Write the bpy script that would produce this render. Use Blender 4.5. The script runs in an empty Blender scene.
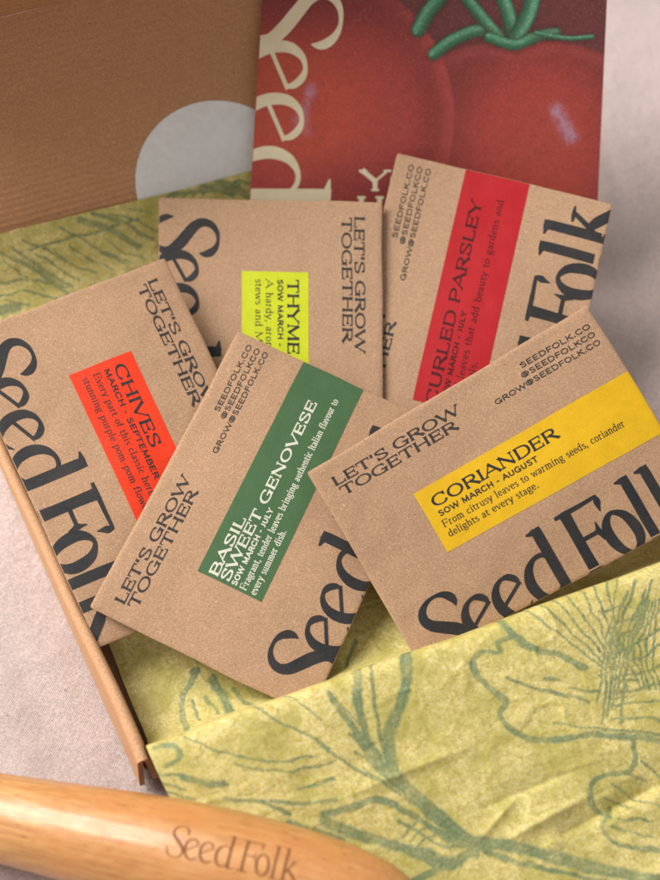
import math
import numpy as np
# ---------------------------------------------------------------- plan of the place (metres)
CORNER = np.array([-0.0662321, -0.12039901, 0.0])       # front left corner of the carton on the cloth
E1 = np.array([0.93877297, 0.34453636, 0.0])            # along the front wall
E2 = np.array([-0.4590881, 0.88839075, 0.0])            # along the left wall
UP = np.array([0.0, 0.0, 1.0])
def P(p, q, z):
    return CORNER + p*E1 + q*E2 + z*UP

def vnoise(x, y, seed=0):
    """smooth value noise in -1..1, arrays"""
    xi = np.floor(x).astype(np.int64); yi = np.floor(y).astype(np.int64)
    fx = x-xi; fy = y-yi
    fx = fx*fx*fx*(fx*(fx*6-15)+10); fy = fy*fy*fy*(fy*(fy*6-15)+10)
    def h(a, b):
        n = (a*374761393 + b*668265263 + seed*2147483647) & 0xffffffff
        n = ((n ^ (n >> 13))*1274126177) & 0xffffffff
        n = n ^ (n >> 16)
        return (n & 0xffff)/32767.5-1
    return (h(xi, yi)*(1-fx)+h(xi+1, yi)*fx)*(1-fy)+(h(xi, yi+1)*(1-fx)+h(xi+1, yi+1)*fx)*fy
def fbm(x, y, seed=0, octv=4):
    r = 0; a = 1.0; t = 0
    for i in range(octv):
        r = r+a*vnoise(x*2**i+17.3*i, y*2**i-9.1*i, seed+i); t += a; a *= .5
    return r/t
def ridge(x, y, seed=0, octv=3):
    r = 0; a = 1.0; t = 0
    for i in range(octv):
        r = r+a*(1-np.abs(vnoise(x*2**i+5.3*i, y*2**i+3.7*i, seed+i))*2); t += a; a *= .5
    return r/t
def segdist(x, y, a, b):
    ax, ay = a; bx, by = b
    dx, dy = bx-ax, by-ay; L2 = dx*dx+dy*dy+1e-18
    t = np.clip(((x-ax)*dx+(y-ay)*dy)/L2, 0, 1)
    ex = x-(ax+t*dx); ey = y-(ay+t*dy)
    side = np.sign((x-ax)*dy-(y-ay)*dx)
    return np.sqrt(ex*ex+ey*ey), t, side
def smooth(a, b, x):
    t = np.clip((x-a)/(b-a), 0, 1); return t*t*(3-2*t)

def catmull(pts, n=6):
    pts = [tuple(map(float, p)) for p in pts]
    if len(pts) < 3: return pts
    closed = pts[0] == pts[-1]
    ext = ([pts[-2]] if closed else [tuple(2*a-b for a, b in zip(pts[0], pts[1]))])+pts+([pts[1]] if closed else [tuple(2*a-b for a, b in zip(pts[-1], pts[-2]))])
    out = []
    for i in range(1, len(ext)-2):
        p0, p1, p2, p3 = ext[i-1:i+3]
        for k in range(n):
            t = k/n
            out.append(tuple(.5*((2*b)+(-a+c)*t+(2*a-5*b+4*c-d)*t*t+(-a+3*b-3*c+d)*t**3) for a, b, c, d in zip(p0, p1, p2, p3)))
    out.append(pts[-1])
    return out

# ---------------------------------------------------------------- tissue sheet: profile (q, z) swept along p
TPROF = [(.2235,.0430),(.216,.033),(.207,.024),(.192,.017),(.16,.011),(.12,.008),(.07,.0065),(.030,.0075),(.012,.011),
         (.0045,.018),(.0018,.0255),(-.0005,.0300),(-.0045,.0312),(-.012,.0298),(-.028,.0255),(-.055,.0180),(-.085,.0100),(-.115,.0060),(-.19,.0035)]
_tp = np.array(catmull(TPROF, 12)); _ts = np.concatenate([[0], np.cumsum(np.linalg.norm(np.diff(_tp, axis=0), axis=1))])
TLEN = float(_ts[-1]); TP0, TP1 = .0045, .232
S_FOLD = float(np.interp(.0045, -_tp[:, 0], _ts))          # arc length where the sheet crosses the front wall
CREASES = []
def tissue_qz(s):
    return np.interp(s, _ts, _tp[:, 0]), np.interp(s, _ts, _tp[:, 1])
def tissue_xyz(p, s):
    q, z = tissue_qz(s)
    flap = smooth(S_FOLD+.004, S_FOLD+.03, s); inn = smooth(S_FOLD-.004, S_FOLD-.05, s)
    back = smooth(.05, .0, s)
    xm, ym = p*1000, s*1000
    z = z + .0016*fbm(xm/38, ym/30, 3)*flap + .0012*fbm(xm/30, ym/30, 8)*inn*(1-back) + .00022*fbm(xm/9, ym/8, 5)*(flap+.8*inn)
    r = np.clip(ridge(xm/46+.4*vnoise(xm/20, ym/20, 61), ym/30, 21, 3)-.45, 0, 1)
    z = z + .0020*r*flap*(.3+.7*smooth(-.2, .6, vnoise(xm/50, ym/50, 77)))
    fa = np.abs(vnoise(xm/15+.5*vnoise(xm/9, ym/9, 71), ym/11, 72)); fb = np.abs(vnoise(xm/8, ym/13+.4*vnoise(xm/7, ym/7, 73), 74))
    z = z + (.00040*(1-np.minimum(fa*4, 1))+.00013*(1-np.minimum(fb*4, 1)))*(.05+.95*smooth(-.3, .5, vnoise(xm/35, ym/35, 78)))
    # the fold itself sags and swells a little along the wall
    f = np.exp(-((s-S_FOLD)/.016)**2)
    z = z + f*(.0011*vnoise(xm/42, xm*0, 31)+.0005*vnoise(xm/13, xm*0, 32)+.0002*vnoise(xm/5, xm*0, 34)+.0015*smooth(.09, .2, p))
    q = q + f*.0004*vnoise(xm/17, xm*0, 33)
    for (a, b, h, w, st) in CREASES:                      # creases: sharp ridges, with a step to one side
        d, t, side = segdist(xm, ym, a, b)
        fade = np.sin(np.pi*np.clip(t, .02, .98))**.6
        z = z + .0022*fade*(h*np.exp(-d/w)+st*np.where(side > 0, np.exp(-d/(w*5)), 0)*(1-np.exp(-d/(w*.5))))
    z = z - back*.0034*smooth(.03, .13, p)
    z = np.maximum(z, .0012)
    p2 = p + .0009*vnoise(ym/23, xm*0, 41)*smooth(.03, .0, p-TP0) + .002*inn*smooth(.02, .0, p-TP0)
    # loose left edge of the flap drops towards the cloth
    z = z - smooth(.010, .0, p-TP0)*smooth(S_FOLD+.002, S_FOLD+.03, s)*.002
    return p2, q, z
STROKES = [
(3.60,[(100.2,242.6),(92.2,258.8),(82.8,268.3),(76.9,278.7),(78.4,290.8),(83.8,301.8),(89.3,312.8)]),
(2.70,[(80.8,245.2),(74.9,259.9),(73.4,271.9),(74.4,283.5)]),
(1.20,[(87.3,242.1),(80.8,258.8),(77.9,270.4),(76.4,278.7)]),
(2.25,[(67.9,252),(70.4,269.3),(72.9,282.9),(80.8,300.2),(90.2,314.9)]),
(4.05,[(89.3,312.8),(106.1,322.8),(119,332.7),(140.8,346.9)]),
(1.60,[(79.8,295),(88.8,313.8),(106.1,329),(127.9,343.2)]),
(1.20,[(57,265.1),(63.5,276.1),(71.4,286.1)]),
(2.25,[(48.6,288.7),(67.4,290.3),(76.9,300.7),(88.8,317.5)]),
(3.60,[(47.6,290.8),(61.5,302.8),(81.3,317.5)]),
(1.60,[(51.1,295.5),(67,306.5),(75.9,317.5)]),
(2.70,[(64.5,319.1),(75.4,318),(88.8,317)]),
(1.20,[(70.9,298.7),(76.9,308.1),(87.8,315.4)]),
(2.25,[(133.9,243.1),(137.8,257.8),(148.7,266.7),(153.2,272.5)]),
(2.02,[(118,256.7),(117.5,263.5),(121.5,270.9),(122,274),(118.5,277.2),(120.5,284.5),(128.4,290.8),(143.3,294.5),(159.1,301.3),(165.6,304.9)]),
(1.60,[(118,256.7),(122.5,254.6),(128.9,257.3),(129.9,253.6),(135.8,254.1)]),
(1.20,[(126.4,266.2),(135.3,274),(149.2,283.5)]),
(1.20,[(138.3,271.4),(143.3,273.5)]),
(1.00,[(145.3,277.2),(153.2,281.9)]),
(1.00,[(141.8,290.3),(153.7,296.6),(166.1,302.8)]),
(0.80,[(134.4,286.1),(141.8,290.3)]),
(1.60,[(155.7,301.3),(151.2,309.7),(139.8,308.1),(134.4,311.2),(132.9,317.5),(136.3,321.7)]),
(1.60,[(137.8,319.1),(131.9,324.8),(134.9,331.7),(146.7,338.5)]),
(0.80,[(149.2,310.7),(153.7,314.9)]),
(0.80,[(142.8,311.8),(148.2,320.7)]),
(0.80,[(138.3,314.9),(143.8,321.7)]),
(0.80,[(138.8,323.3),(148.2,328)]),
(0.80,[(135.3,325.4),(146.7,333.8)]),
(0.80,[(146.7,319.6),(154.7,324.8)]),
(0.80,[(154.7,309.1),(159.6,315.4)]),
(1.00,[(42.2,245.7),(48.6,255.2),(55.1,262),(60,268.3)]),
(0.80,[(17.4,248.4),(24.3,255.7),(31.3,261.5),(40.7,266.2),(53.6,269.3)]),
(0.80,[(28.8,263),(39.2,269.3),(52.1,272.5),(59.5,273.5)]),
(0.80,[(53.6,245.2),(58,252),(61,258.3)]),
(1.60,[(6.5,248.4),(10.4,248.4),(13.9,251),(13.4,254.6),(8.5,255.2)]),
(2.25,[(11.4,260.4),(16.9,265.6),(22.3,267.7)]),
(0.80,[(4.5,256.7),(12.4,260.4)]),
(0.80,[(4.5,259.4),(10.4,264.6)]),
(0.80,[(4.5,263.5),(11.4,269.3)]),
(1.20,[(44.2,277.7),(57,278.2)]),
(1.20,[(34.2,277.7),(42.7,282.9),(54.1,285)]),
(3.15,[(36.2,287.1),(41.7,291.8),(49.6,298.1)]),
(1.20,[(20.9,272.5),(31.3,277.2),(38.2,284.5)]),
(0.64,[(183.9,242.1),(163.1,269.3),(151.7,284.5)]),
(0.84,[(180.5,252.5),(164.6,269.8),(149.2,292.4)]),
(1.04,[(184.9,249.9),(166.6,270.4),(152.2,290.3)]),
(0.64,[(183.4,257.3),(168.1,270.9),(155.2,288.7)]),
(0.84,[(186.4,254.6),(169.5,271.9),(158.1,286.6)]),
(1.04,[(190.9,252),(171,272.5),(155.2,294.5)]),
(0.56,[(167.1,256.2),(174,257.3),(180,258.3)]),
(0.56,[(167.1,264.6),(171.5,262),(177.5,263)]),
(0.56,[(164.1,267.7),(169.1,266.7),(174.5,268.3)]),
(0.56,[(160.6,270.9),(166.6,271.4),(172,273)]),
(0.56,[(155.7,277.2),(164.1,276.6),(169.5,277.7)]),
(0.56,[(157.7,282.4),(161.1,281.4),(167.1,282.4)]),
(0.56,[(154.2,286.1),(158.6,286.1),(164.6,287.1)]),
(0.88,[(143.8,242.6),(149.7,257.8),(159.6,275.1)]),
(0.88,[(149.2,243.1),(153.7,257.3),(161.1,274.6)]),
(0.88,[(155.2,242.1),(157.2,256.7),(162.6,273.5)]),
(0.88,[(160.6,242.1),(161.1,256.2),(164.1,273)]),
(0.88,[(166.6,242.1),(165.1,255.7),(165.6,272.5)]),
(0.88,[(172,242.1),(168.6,255.2),(167.1,271.9)]),
(0.88,[(178,242.1),(172.5,254.6),(168.6,271.4)]),
(0.88,[(166.6,266.7),(178,266.2),(189.9,262)]),
(0.88,[(164.6,270.9),(175.5,270.9),(186.4,268.3)]),
(0.88,[(162.1,275.1),(173,275.6),(183.4,274)]),
(0.88,[(160.1,279.3),(170.5,280.8),(180,280.3)]),
(0.88,[(157.7,283.5),(167.6,285.6),(177,286.1)]),
(0.88,[(155.7,287.6),(165.1,290.3),(173.5,292.4)]),
(0.88,[(153.2,291.8),(162.1,295),(170,298.7)]),
(0.72,[(184.4,257.8),(170,271.9),(167.6,286.1)]),
(0.72,[(185.9,258.3),(172.5,272.5),(169.1,286.6)]),
(0.72,[(186.9,258.8),(174,273.5),(170.5,287.1)]),
(0.72,[(188.4,258.8),(176,274),(172.5,287.6)]),
(0.72,[(189.9,259.4),(178.5,274.6),(174,288.2)]),
(2.25,[(31.8,207),(24.8,214.3),(20.4,222.7),(18.4,236.8)]),
(3.60,[(36.2,211.7),(36.2,219.5),(35.7,230.5)]),
(1.20,[(31.3,218),(31.8,229)]),
(1.60,[(40.7,219),(43.7,231.6)]),
(1.20,[(26.8,218),(24.8,227.9)]),
(1.20,[(80.3,227.9),(86.3,220.1),(89.8,216.9)]),
(1.35,[(37.7,6.8),(45.1,16.8),(54.1,28.8)]),
(2.70,[(67.9,2.1),(78.4,10),(86.8,19.9)]),
(1.80,[(74.4,1.6),(86.8,10.5),(93.7,17.8)]),
(1.35,[(32.3,8.4),(43.2,18.3),(51.1,31.4)]),
(1.12,[(27.8,19.4),(43.2,23.1),(52.1,28.8)]),
(3.60,[(22.8,31.4),(29.8,30.9)]),
(0.90,[(59,3.7),(71.4,17.3),(81.3,25.1)]),
(0.90,[(43.7,5.2),(53.1,14.7),(65.5,26.7)]),
(0.90,[(25.8,24.6),(37.2,26.7),(47.6,32.5)]),
(0.90,[(80.3,3.7),(91.2,9.4),(97.7,16.2)]),
(0.90,[(26.8,27.2),(35.2,32)]),
(2.70,[(118,2.6),(130.9,3.7),(139.3,10.5)]),
(1.80,[(127.4,0.5),(139.3,7.9)]),
(1.80,[(122,1),(133.9,8.4)]),
(1.35,[(106.6,1),(116,2.1)]),
(0.90,[(89.3,3.1),(96.7,6.8)]),
(0.99,[(106.6,3.1),(112.6,1.6),(118,3.7)]),
(0.99,[(111.6,3.7),(117.5,1.6),(123,4.2)]),
(0.99,[(116,4.2),(122,2.1),(127.4,4.2)]),
(0.99,[(121,4.7),(126.9,2.1),(132.4,4.7)]),
(0.99,[(125.4,4.7),(131.9,2.1),(137.3,4.7)]),
(0.99,[(130.4,5.2),(136.8,2.6),(142.3,5.2)]),
(0.72,[(31.8,11.5),(36.7,17.8),(43.2,27.2)]),
(0.72,[(38.7,12.1),(44.2,17.8),(50.6,27.2)]),
(0.72,[(45.6,12.1),(51.1,18.3),(58,26.7)]),
(0.72,[(53.1,12.1),(58,18.9),(65.5,26.7)]),
(0.72,[(60,12.1),(65.5,18.9),(72.9,26.7)]),
(0.72,[(67.4,12.1),(72.4,19.4),(80.3,26.2)]),
(0.72,[(74.9,12.6),(79.8,19.9),(87.8,26.2)]),
(0.99,[(44.2,10),(53.6,9.4)]),
(0.99,[(53.6,9.4),(63,8.9)]),
(0.99,[(63,9.4),(72.4,8.9)]),
(0.99,[(72.4,8.9),(82.3,8.4)]),
(0.99,[(81.8,8.9),(91.7,8.4)]),
(0.80,[(68.4,303.9),(78.4,301.3),(82.3,310.7)]),
(0.80,[(70.4,306),(80.3,303.9),(84.3,312.8)]),
(0.80,[(72.4,308.6),(82.3,306.5),(86.8,314.4)]),
(0.80,[(68.4,254.1),(71.4,260.9),(74.4,270.4)]),
(0.80,[(68.4,260.4),(71.4,267.2),(74.4,275.6)]),
(0.80,[(67.9,266.2),(71.4,273.5),(74.4,280.8)]),
(0.80,[(67.4,272.5),(71.4,279.3),(74.4,286.1)]),
(0.80,[(67.4,278.2),(71.4,285.6),(74.4,291.3)]),
(0.88,[(91.2,315.9),(96.7,323.3)]),
(0.88,[(97.2,321.2),(103.1,327.5)]),
(0.88,[(103.6,325.9),(109.6,331.7)]),
(0.88,[(110.1,330.6),(116,335.9)]),
(0.88,[(116,335.9),(123,340)]),
(0.88,[(122.5,340.6),(128.9,344.8)]),
]
CREASES[:] = [((55.6,285.6),(105.6,284),0.5,1.44,0.3),((96.7,304.9),(134.9,303.4),-0.6,1.2,-0.5),((100.7,317.5),(134.4,313.3),1.1,1.44,0.8),((117.5,322.2),(136.3,320.1),-1,1.44,-1),((133.4,320.7),(158.1,318.6),-1.4,1.56,-1.6),((91.2,314.4),(112.1,304.4),0.6,1.2,0.3),((113,319.6),(116,326.4),0.6,1.2,0.3),((98.7,264.6),(144.3,242.1),0.25,2.4,0),((29.8,272.5),(76.9,271.4),0.3,2.4,0.2)]
#hd
HA= [-0.17816, -0.12492, 0.01177]
HB= [0.11226, -0.19015, 0.04919]
HPROF= [(-0.035, 0.0105), (0.0, 0.011), (0.03637, 0.0132), (0.0552, 0.0135), (0.07, 0.014), (0.09179, 0.0152), (0.11309, 0.0165), (0.14076, 0.0172), (0.16099, 0.0165), (0.18078, 0.0148), (0.19695, 0.0118), (0.20651, 0.0082), (0.21094, 0.0045), (0.21252, 0.0)]
TXT_A=0.133917
TXT_H=0.01
TXT_SX=0.950829
TXT_PHI=1.62
TXT_SLANT=0.0
TXT_ROT=0.0
#chk 0.13391714142646144 0.1771798672539182
import bpy, bmesh
from mathutils import Vector
C0 = bpy.context.scene.collection
scene = bpy.context.scene
rng = np.random.default_rng(7)

# ================================================================ materials
def new_mat(name):
    m = bpy.data.materials.new(name); m.use_nodes = True
    nt = m.node_tree; nt.nodes.clear()
    out = nt.nodes.new('ShaderNodeOutputMaterial'); b = nt.nodes.new('ShaderNodeBsdfPrincipled')
    nt.links.new(b.outputs[0], out.inputs[0])
    return m, nt, b
class NT:
    def __init__(s, nt): s.nt = nt
    def n(s, t, **kw):
        x = s.nt.nodes.new(t)
        for k, v in kw.items():
            if k in ('i',):
                for a, b in v.items(): x.inputs[a].default_value = b
            else: setattr(x, k, v)
        return x
    def l(s, a, b): s.nt.links.new(a, b)
    def coord(s, out='Object'): return s.n('ShaderNodeTexCoord').outputs[out]
    def noise(s, vec, scale, detail=4, rough=.55, dist=0):
        x = s.n('ShaderNodeTexNoise', i={'Scale': scale, 'Detail': detail, 'Roughness': rough, 'Distortion': dist}); s.l(vec, x.inputs['Vector']); return x.outputs[0]
    def ramp(s, f, stops):
        x = s.n('ShaderNodeValToRGB'); e = x.color_ramp.elements
        while len(e) < len(stops): e.new(.5)
        for k, (p, c) in enumerate(stops):
            e[k].position = p; e[k].color = (*c, 1) if not isinstance(c, (int, float)) else (c, c, c, 1)
        s.l(f, x.inputs[0]); return x.outputs[0]
    def mix(s, f, a, b, mode='MIX'):
        x = s.n('ShaderNodeMix', data_type='RGBA', blend_type=mode)
        for v, k in ((f, 0), (a, 6), (b, 7)):
            if hasattr(v, 'links'): s.l(v, x.inputs[k])
            else: x.inputs[k].default_value = v if isinstance(v, (int, float)) else (*v, 1)
        return x.outputs[2]
    def bump(s, h, strength, dist, normal=None):
        x = s.n('ShaderNodeBump', i={'Strength': strength, 'Distance': dist}); s.l(h, x.inputs['Height'])
        if normal is not None: s.l(normal, x.inputs['Normal'])
        return x.outputs[0]
    def math(s, op, a, b=0.0, c=None):
        x = s.n('ShaderNodeMath', operation=op)
        for k, v in enumerate((a, b, c)):
            if v is None: continue
            if hasattr(v, 'links'): s.l(v, x.inputs[k])
            else: x.inputs[k].default_value = v
        return x.outputs[0]
    def mapping(s, vec, scale=(1, 1, 1), rot=(0, 0, 0)):
        x = s.n('ShaderNodeMapping'); x.inputs['Scale'].default_value = scale; x.inputs['Rotation'].default_value = rot
        s.l(vec, x.inputs[0]); return x.outputs[0]

def kraft(name, base, spread=.35, flute=0.0, rough=.85, fibre=1.0):
    """recycled kraft paper/board: cloudy tone, pale and dark fibre flecks, faint tooth"""
    m, nt, b = new_mat(name); t = NT(nt); co = t.coord()
    base = np.array(base)
    cloud = t.math('ADD', t.math('MULTIPLY', t.noise(co, 190, 4, .65), .65), t.math('MULTIPLY', t.noise(co, 22, 3, .55), .35))
    col = t.mix(cloud, tuple(base*(1-spread*.42)), tuple(base*(1+spread*.42)))
    fine = t.noise(co, 1900, 3, .7)
    col = t.mix(t.ramp(fine, [(.32, .62), (.62, 0)]), col, tuple(base*.62))
    col = t.mix(t.ramp(fine, [(.48, 0), (.74, .65)]), col, tuple(np.minimum(base*1.42+.03, 1)))
    fl = t.noise(t.mapping(co, (1, 2.3, 1.4), (.3, .2, .8)), 900, 1, .4, .6)
    col = t.mix(t.ramp(fl, [(.725, 0), (.76, .62*fibre)]), col, tuple(base*.28))
    fl2 = t.noise(t.mapping(co, (2.1, 1, 1.6), (.9, .4, .1)), 780, 1, .4, .8)
    col = t.mix(t.ramp(fl2, [(.73, 0), (.77, .55*fibre)]), col, tuple(np.minimum(base*1.5+.10, 1)))
    t.l(col, b.inputs['Base Color']); b.inputs['Roughness'].default_value = rough
    b.inputs['Specular IOR Level'].default_value = .25
    nrm = t.bump(t.noise(co, 900, 5, .7), .35, .00022)
    nrm = t.bump(t.noise(co, 70, 3, .5), .35, .0006, nrm)
    if flute:
        uv = t.coord('UV')
        w = t.n('ShaderNodeTexWave', wave_type='BANDS', bands_direction='Y', i={'Scale': flute, 'Distortion': .9, 'Detail': 1.5, 'Detail Scale': .6}); t.l(uv, w.inputs['Vector'])
        nrm = t.bump(w.outputs[1], .22, .0005, nrm)
        stripe = t.mix(t.math('MULTIPLY', w.outputs[1], .07), col, tuple(base*.55)); t.l(stripe, b.inputs['Base Color'])
    t.l(nrm, b.inputs['Normal'])
    return m
M = {}
M['packet'] = kraft('packet_kraft', (.405, .252, .152), .36)
M['packet_warm'] = kraft('packet_kraft_warm', (.405, .245, .145), .36)
M['board'] = kraft('board_kraft', (.52, .29, .155), .28)
M['board_in'] = kraft('board_kraft_inner', (.45, .225, .108), .24, flute=12)

def ink(name, c, fleck, amt=.30):
    m, nt, b = new_mat(name); t = NT(nt); co = t.coord()
    f = t.noise(co, 2100, 3, .7)
    col = t.mix(t.ramp(f, [(.56, 0), (.78, amt)]), c, fleck)
    col = t.mix(t.ramp(t.noise(co, 120, 3, .5), [(.3, .18), (.7, 0)]), col, tuple(np.array(fleck)*.6))
    t.l(col, b.inputs['Base Color']); b.inputs['Roughness'].default_value = .7; b.inputs['Specular IOR Level'].default_value = .25
    t.l(t.bump(t.noise(co, 900, 4, .7), .3, .0002), b.inputs['Normal'])
    return m
M['ink'] = ink('black_print', (.017, .019, .023), (.16, .11, .075), .5)
M['ink_soft'] = ink('small_black_print', (.026, .025, .025), (.20, .13, .09), .3)
M['ink_pale'] = ink('pale_print', (.62, .60, .50), (.30, .35, .22))
M['ink_red'] = ink('black_print_on_red', (.045, .004, .006), (.3, .01, .01), .3)
M['cream'] = ink('cream_print', (.74, .64, .44), (.42, .28, .18), .35)
M['burn'] = ink('burnt_lettering', (.17, .062, .018), (.36, .17, .06), .5)

def label_mat(name, c):
    m, nt, b = new_mat(name); t = NT(nt); co = t.coord(); c = np.array(c)
    col = t.mix(t.noise(co, 1500, 4, .7), tuple(c*.80), tuple(np.minimum(c*1.17, 1)))
    col = t.mix(t.ramp(t.noise(co, 240, 4, .6), [(.35, .30), (.65, 0)]), col, tuple(c*.72))
    t.l(col, b.inputs['Base Color']); b.inputs['Roughness'].default_value = .62; b.inputs['Specular IOR Level'].default_value = .3
    t.l(t.bump(t.noise(co, 700, 4, .65), .3, .00025), b.inputs['Normal'])
    return m
M['lab_basil'] = label_mat('label_green', (.052, .120, .046))
M['lab_coriander'] = label_mat('label_yellow', (.68, .40, .006))
M['lab_chives'] = label_mat('label_orange', (.72, .036, .005))
M['lab_thyme'] = label_mat('label_lime', (.50, .56, .004))
M['lab_parsley'] = label_mat('label_red', (.40, .004, .009))
M['seal'] = label_mat('white_paper_seal', (.70, .68, .66))

# tissue: mottled olive-yellow, soft teal brush strokes held in the sheet's own "print" attribute
m, nt, b = new_mat('printed_tissue'); t = NT(nt); co = t.coord('UV')
at = t.n('ShaderNodeAttribute', attribute_name='print')
n1 = t.noise(co, .55, 4, .6, .6); n2 = t.noise(co, 3.4, 6, .78); n3 = t.noise(co, 26, 4, .75); n4 = t.noise(co, 9, 6, .8, .4)
col = t.mix(t.ramp(n2, [(.38, 0), (.60, 1)]), (.40, .31, .055), (.64, .53, .18))
col = t.mix(t.ramp(n4, [(.47, 0), (.60, .70)]), col, (.74, .67, .42))
col = t.mix(t.ramp(n3, [(.40, .40), (.56, 0)]), col, (.36, .30, .05))
col = t.mix(t.ramp(n1, [(.44, 0), (.60, .55)]), col, (.33, .29, .045))
fib = t.noise(t.mapping(co, (5, 40, 1), (0, 0, .5)), 1.0, 3, .7, 1.0)
col = t.mix(t.ramp(fib, [(.60, 0), (.72, .35)]), col, (.74, .68, .46))
brk = t.math('MULTIPLY', t.ramp(n3, [(.36, .55), (.50, 1)]), t.ramp(n4, [(.36, 1), (.66, .74)]))
stroke = t.math('MULTIPLY', at.outputs['Fac'], brk)
tealc = t.mix(n4, (.036, .100, .056), (.095, .185, .11))
col = t.mix(stroke, col, tealc)
t.l(col, b.inputs['Base Color']); b.inputs['Roughness'].default_value = .55; b.inputs['Specular IOR Level'].default_value = .38
nr = t.bump(t.noise(co, 34, 4, .7), .18, .0002)
cr = t.n('ShaderNodeTexVoronoi', feature='DISTANCE_TO_EDGE', i={'Scale': .75}); dv = t.n('ShaderNodeVectorMath', operation='ADD'); nzv = t.n('ShaderNodeTexNoise', i={'Scale': 1.1, 'Detail': 4}); t.l(co, nzv.inputs['Vector']); t.l(co, dv.inputs[0]); t.l(nzv.outputs[1], dv.inputs[1]); t.l(dv.outputs[0], cr.inputs['Vector'])
nr = t.bump(t.ramp(cr.outputs['Distance'], [(0, 0), (.08, 1)]), .14, .0007, nr)
cr2 = t.n('ShaderNodeTexVoronoi', feature='F1', i={'Scale': 1.6}); t.l(dv.outputs[0], cr2.inputs['Vector'])
nr = t.bump(cr2.outputs['Distance'], .20, .0016, nr)
t.l(nr, b.inputs['Normal']); M['tissue'] = m

# booklet cover: printed picture in a colour attribute, with print grain
m, nt, b = new_mat('booklet_print'); t = NT(nt); co = t.coord()
at = t.n('ShaderNodeAttribute', attribute_name='art')
g = t.noise(co, 1500, 3, .7)
col = t.mix(t.ramp(g, [(.30, .32), (.55, 0)]), at.outputs['Color'], (.05, .012, .012))
col = t.mix(t.ramp(g, [(.55, 0), (.80, .35)]), col, (.62, .26, .2))
t.l(col, b.inputs['Base Color']); b.inputs['Roughness'].default_value = .55; b.inputs['Specular IOR Level'].default_value = .35
t.l(t.bump(t.noise(co, 700, 3, .6), .2, .0002), b.inputs['Normal']); M['booklet'] = m
m, nt, b = new_mat('booklet_pages'); b.inputs['Base Color'].default_value = (.7, .66, .58, 1); M['pages'] = m

# linen: woven threads as bump plus thread-to-thread colour
m, nt, b = new_mat('pink_grey_linen'); t = NT(nt); co = t.coord()
rot = t.mapping(co, (1, 1, 1), (0, 0, .33))
dis = t.n('ShaderNodeVectorMath', operation='ADD'); t.l(rot, dis.inputs[0])
nz = t.n('ShaderNodeTexNoise', i={'Scale': 240, 'Detail': 3}); t.l(co, nz.inputs['Vector'])
sc_ = t.n('ShaderNodeVectorMath', operation='SCALE'); t.l(nz.outputs[1], sc_.inputs[0]); sc_.inputs['Scale'].default_value = .0006; t.l(sc_.outputs[0], dis.inputs[1])
w1 = t.n('ShaderNodeTexWave', bands_direction='X', i={'Scale': 560}); w2 = t.n('ShaderNodeTexWave', bands_direction='Y', i={'Scale': 520})
t.l(dis.outputs[0], w1.inputs['Vector']); t.l(dis.outputs[0], w2.inputs['Vector'])
th1 = t.noise(t.mapping(rot, (60, 1400, 1)), 1, 3, .6); th2 = t.noise(t.mapping(rot, (1400, 60, 1)), 1, 3, .6)
weave = t.math('MAXIMUM', t.math('MULTIPLY', w1.outputs[1], th2), t.math('MULTIPLY', w2.outputs[1], th1))
col = t.mix(th1, (.52, .405, .375), (.75, .61, .575)); col = t.mix(t.math('MULTIPLY', th2, .5), col, (.62, .52, .50))
col = t.mix(t.ramp(t.noise(co, 900, 3, .7), [(.4, .55), (.62, 0)]), col, (.38, .31, .29))
col = t.mix(t.ramp(t.noise(co, 400, 1, .5), [(.76, 0), (.80, .4)]), col, (.20, .15, .13))
t.l(col, b.inputs['Base Color']); b.inputs['Roughness'].default_value = .95; b.inputs['Specular IOR Level'].default_value = .15
b.inputs['Sheen Weight'].default_value = .15
nr = t.bump(weave, .8, .0006); nr = t.bump(t.noise(co, 55, 5, .65), .5, .0035, nr); t.l(nr, b.inputs['Normal']); M['linen'] = m

# waxed beech
m, nt, b = new_mat('waxed_wood'); t = NT(nt); co = t.coord()
gr = t.noise(t.mapping(co, (7, 90, 90)), 2.0, 6, .65, 1.2); gr2 = t.noise(t.mapping(co, (26, 620, 620)), 1.6, 4, .7, .3)
bl_ = t.noise(co, 40, 4, .6); pore = t.noise(t.mapping(co, (170, 1500, 1500)), 1.0, 2, .5)
col = t.mix(t.ramp(gr, [(.34, 0), (.66, 1)]), (.46, .21, .062), (.62, .325, .115))
col = t.mix(t.ramp(gr2, [(.36, .55), (.56, 0)]), col, (.34, .135, .035))
col = t.mix(t.ramp(bl_, [(.38, .5), (.60, 0)]), col, (.50, .19, .05))
col = t.mix(t.ramp(pore, [(.64, 0), (.70, .6)]), col, (.20, .075, .02))
t.l(col, b.inputs['Base Color'])
t.l(t.ramp(t.noise(co, 130, 5, .7), [(.3, .26), (.7, .58)]), b.inputs['Roughness'])
b.inputs['Coat Weight'].default_value = .4; b.inputs['Coat Roughness'].default_value = .15
nr = t.bump(gr2, .35, .0004); nr = t.bump(t.noise(co, 95, 5, .65), .32, .0010, nr); nr = t.bump(t.noise(t.mapping(co, (1, 3, 3)), 22, 3, .6), .5, .0025, nr); t.l(nr, b.inputs['Normal']); M['wood'] = m

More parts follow.
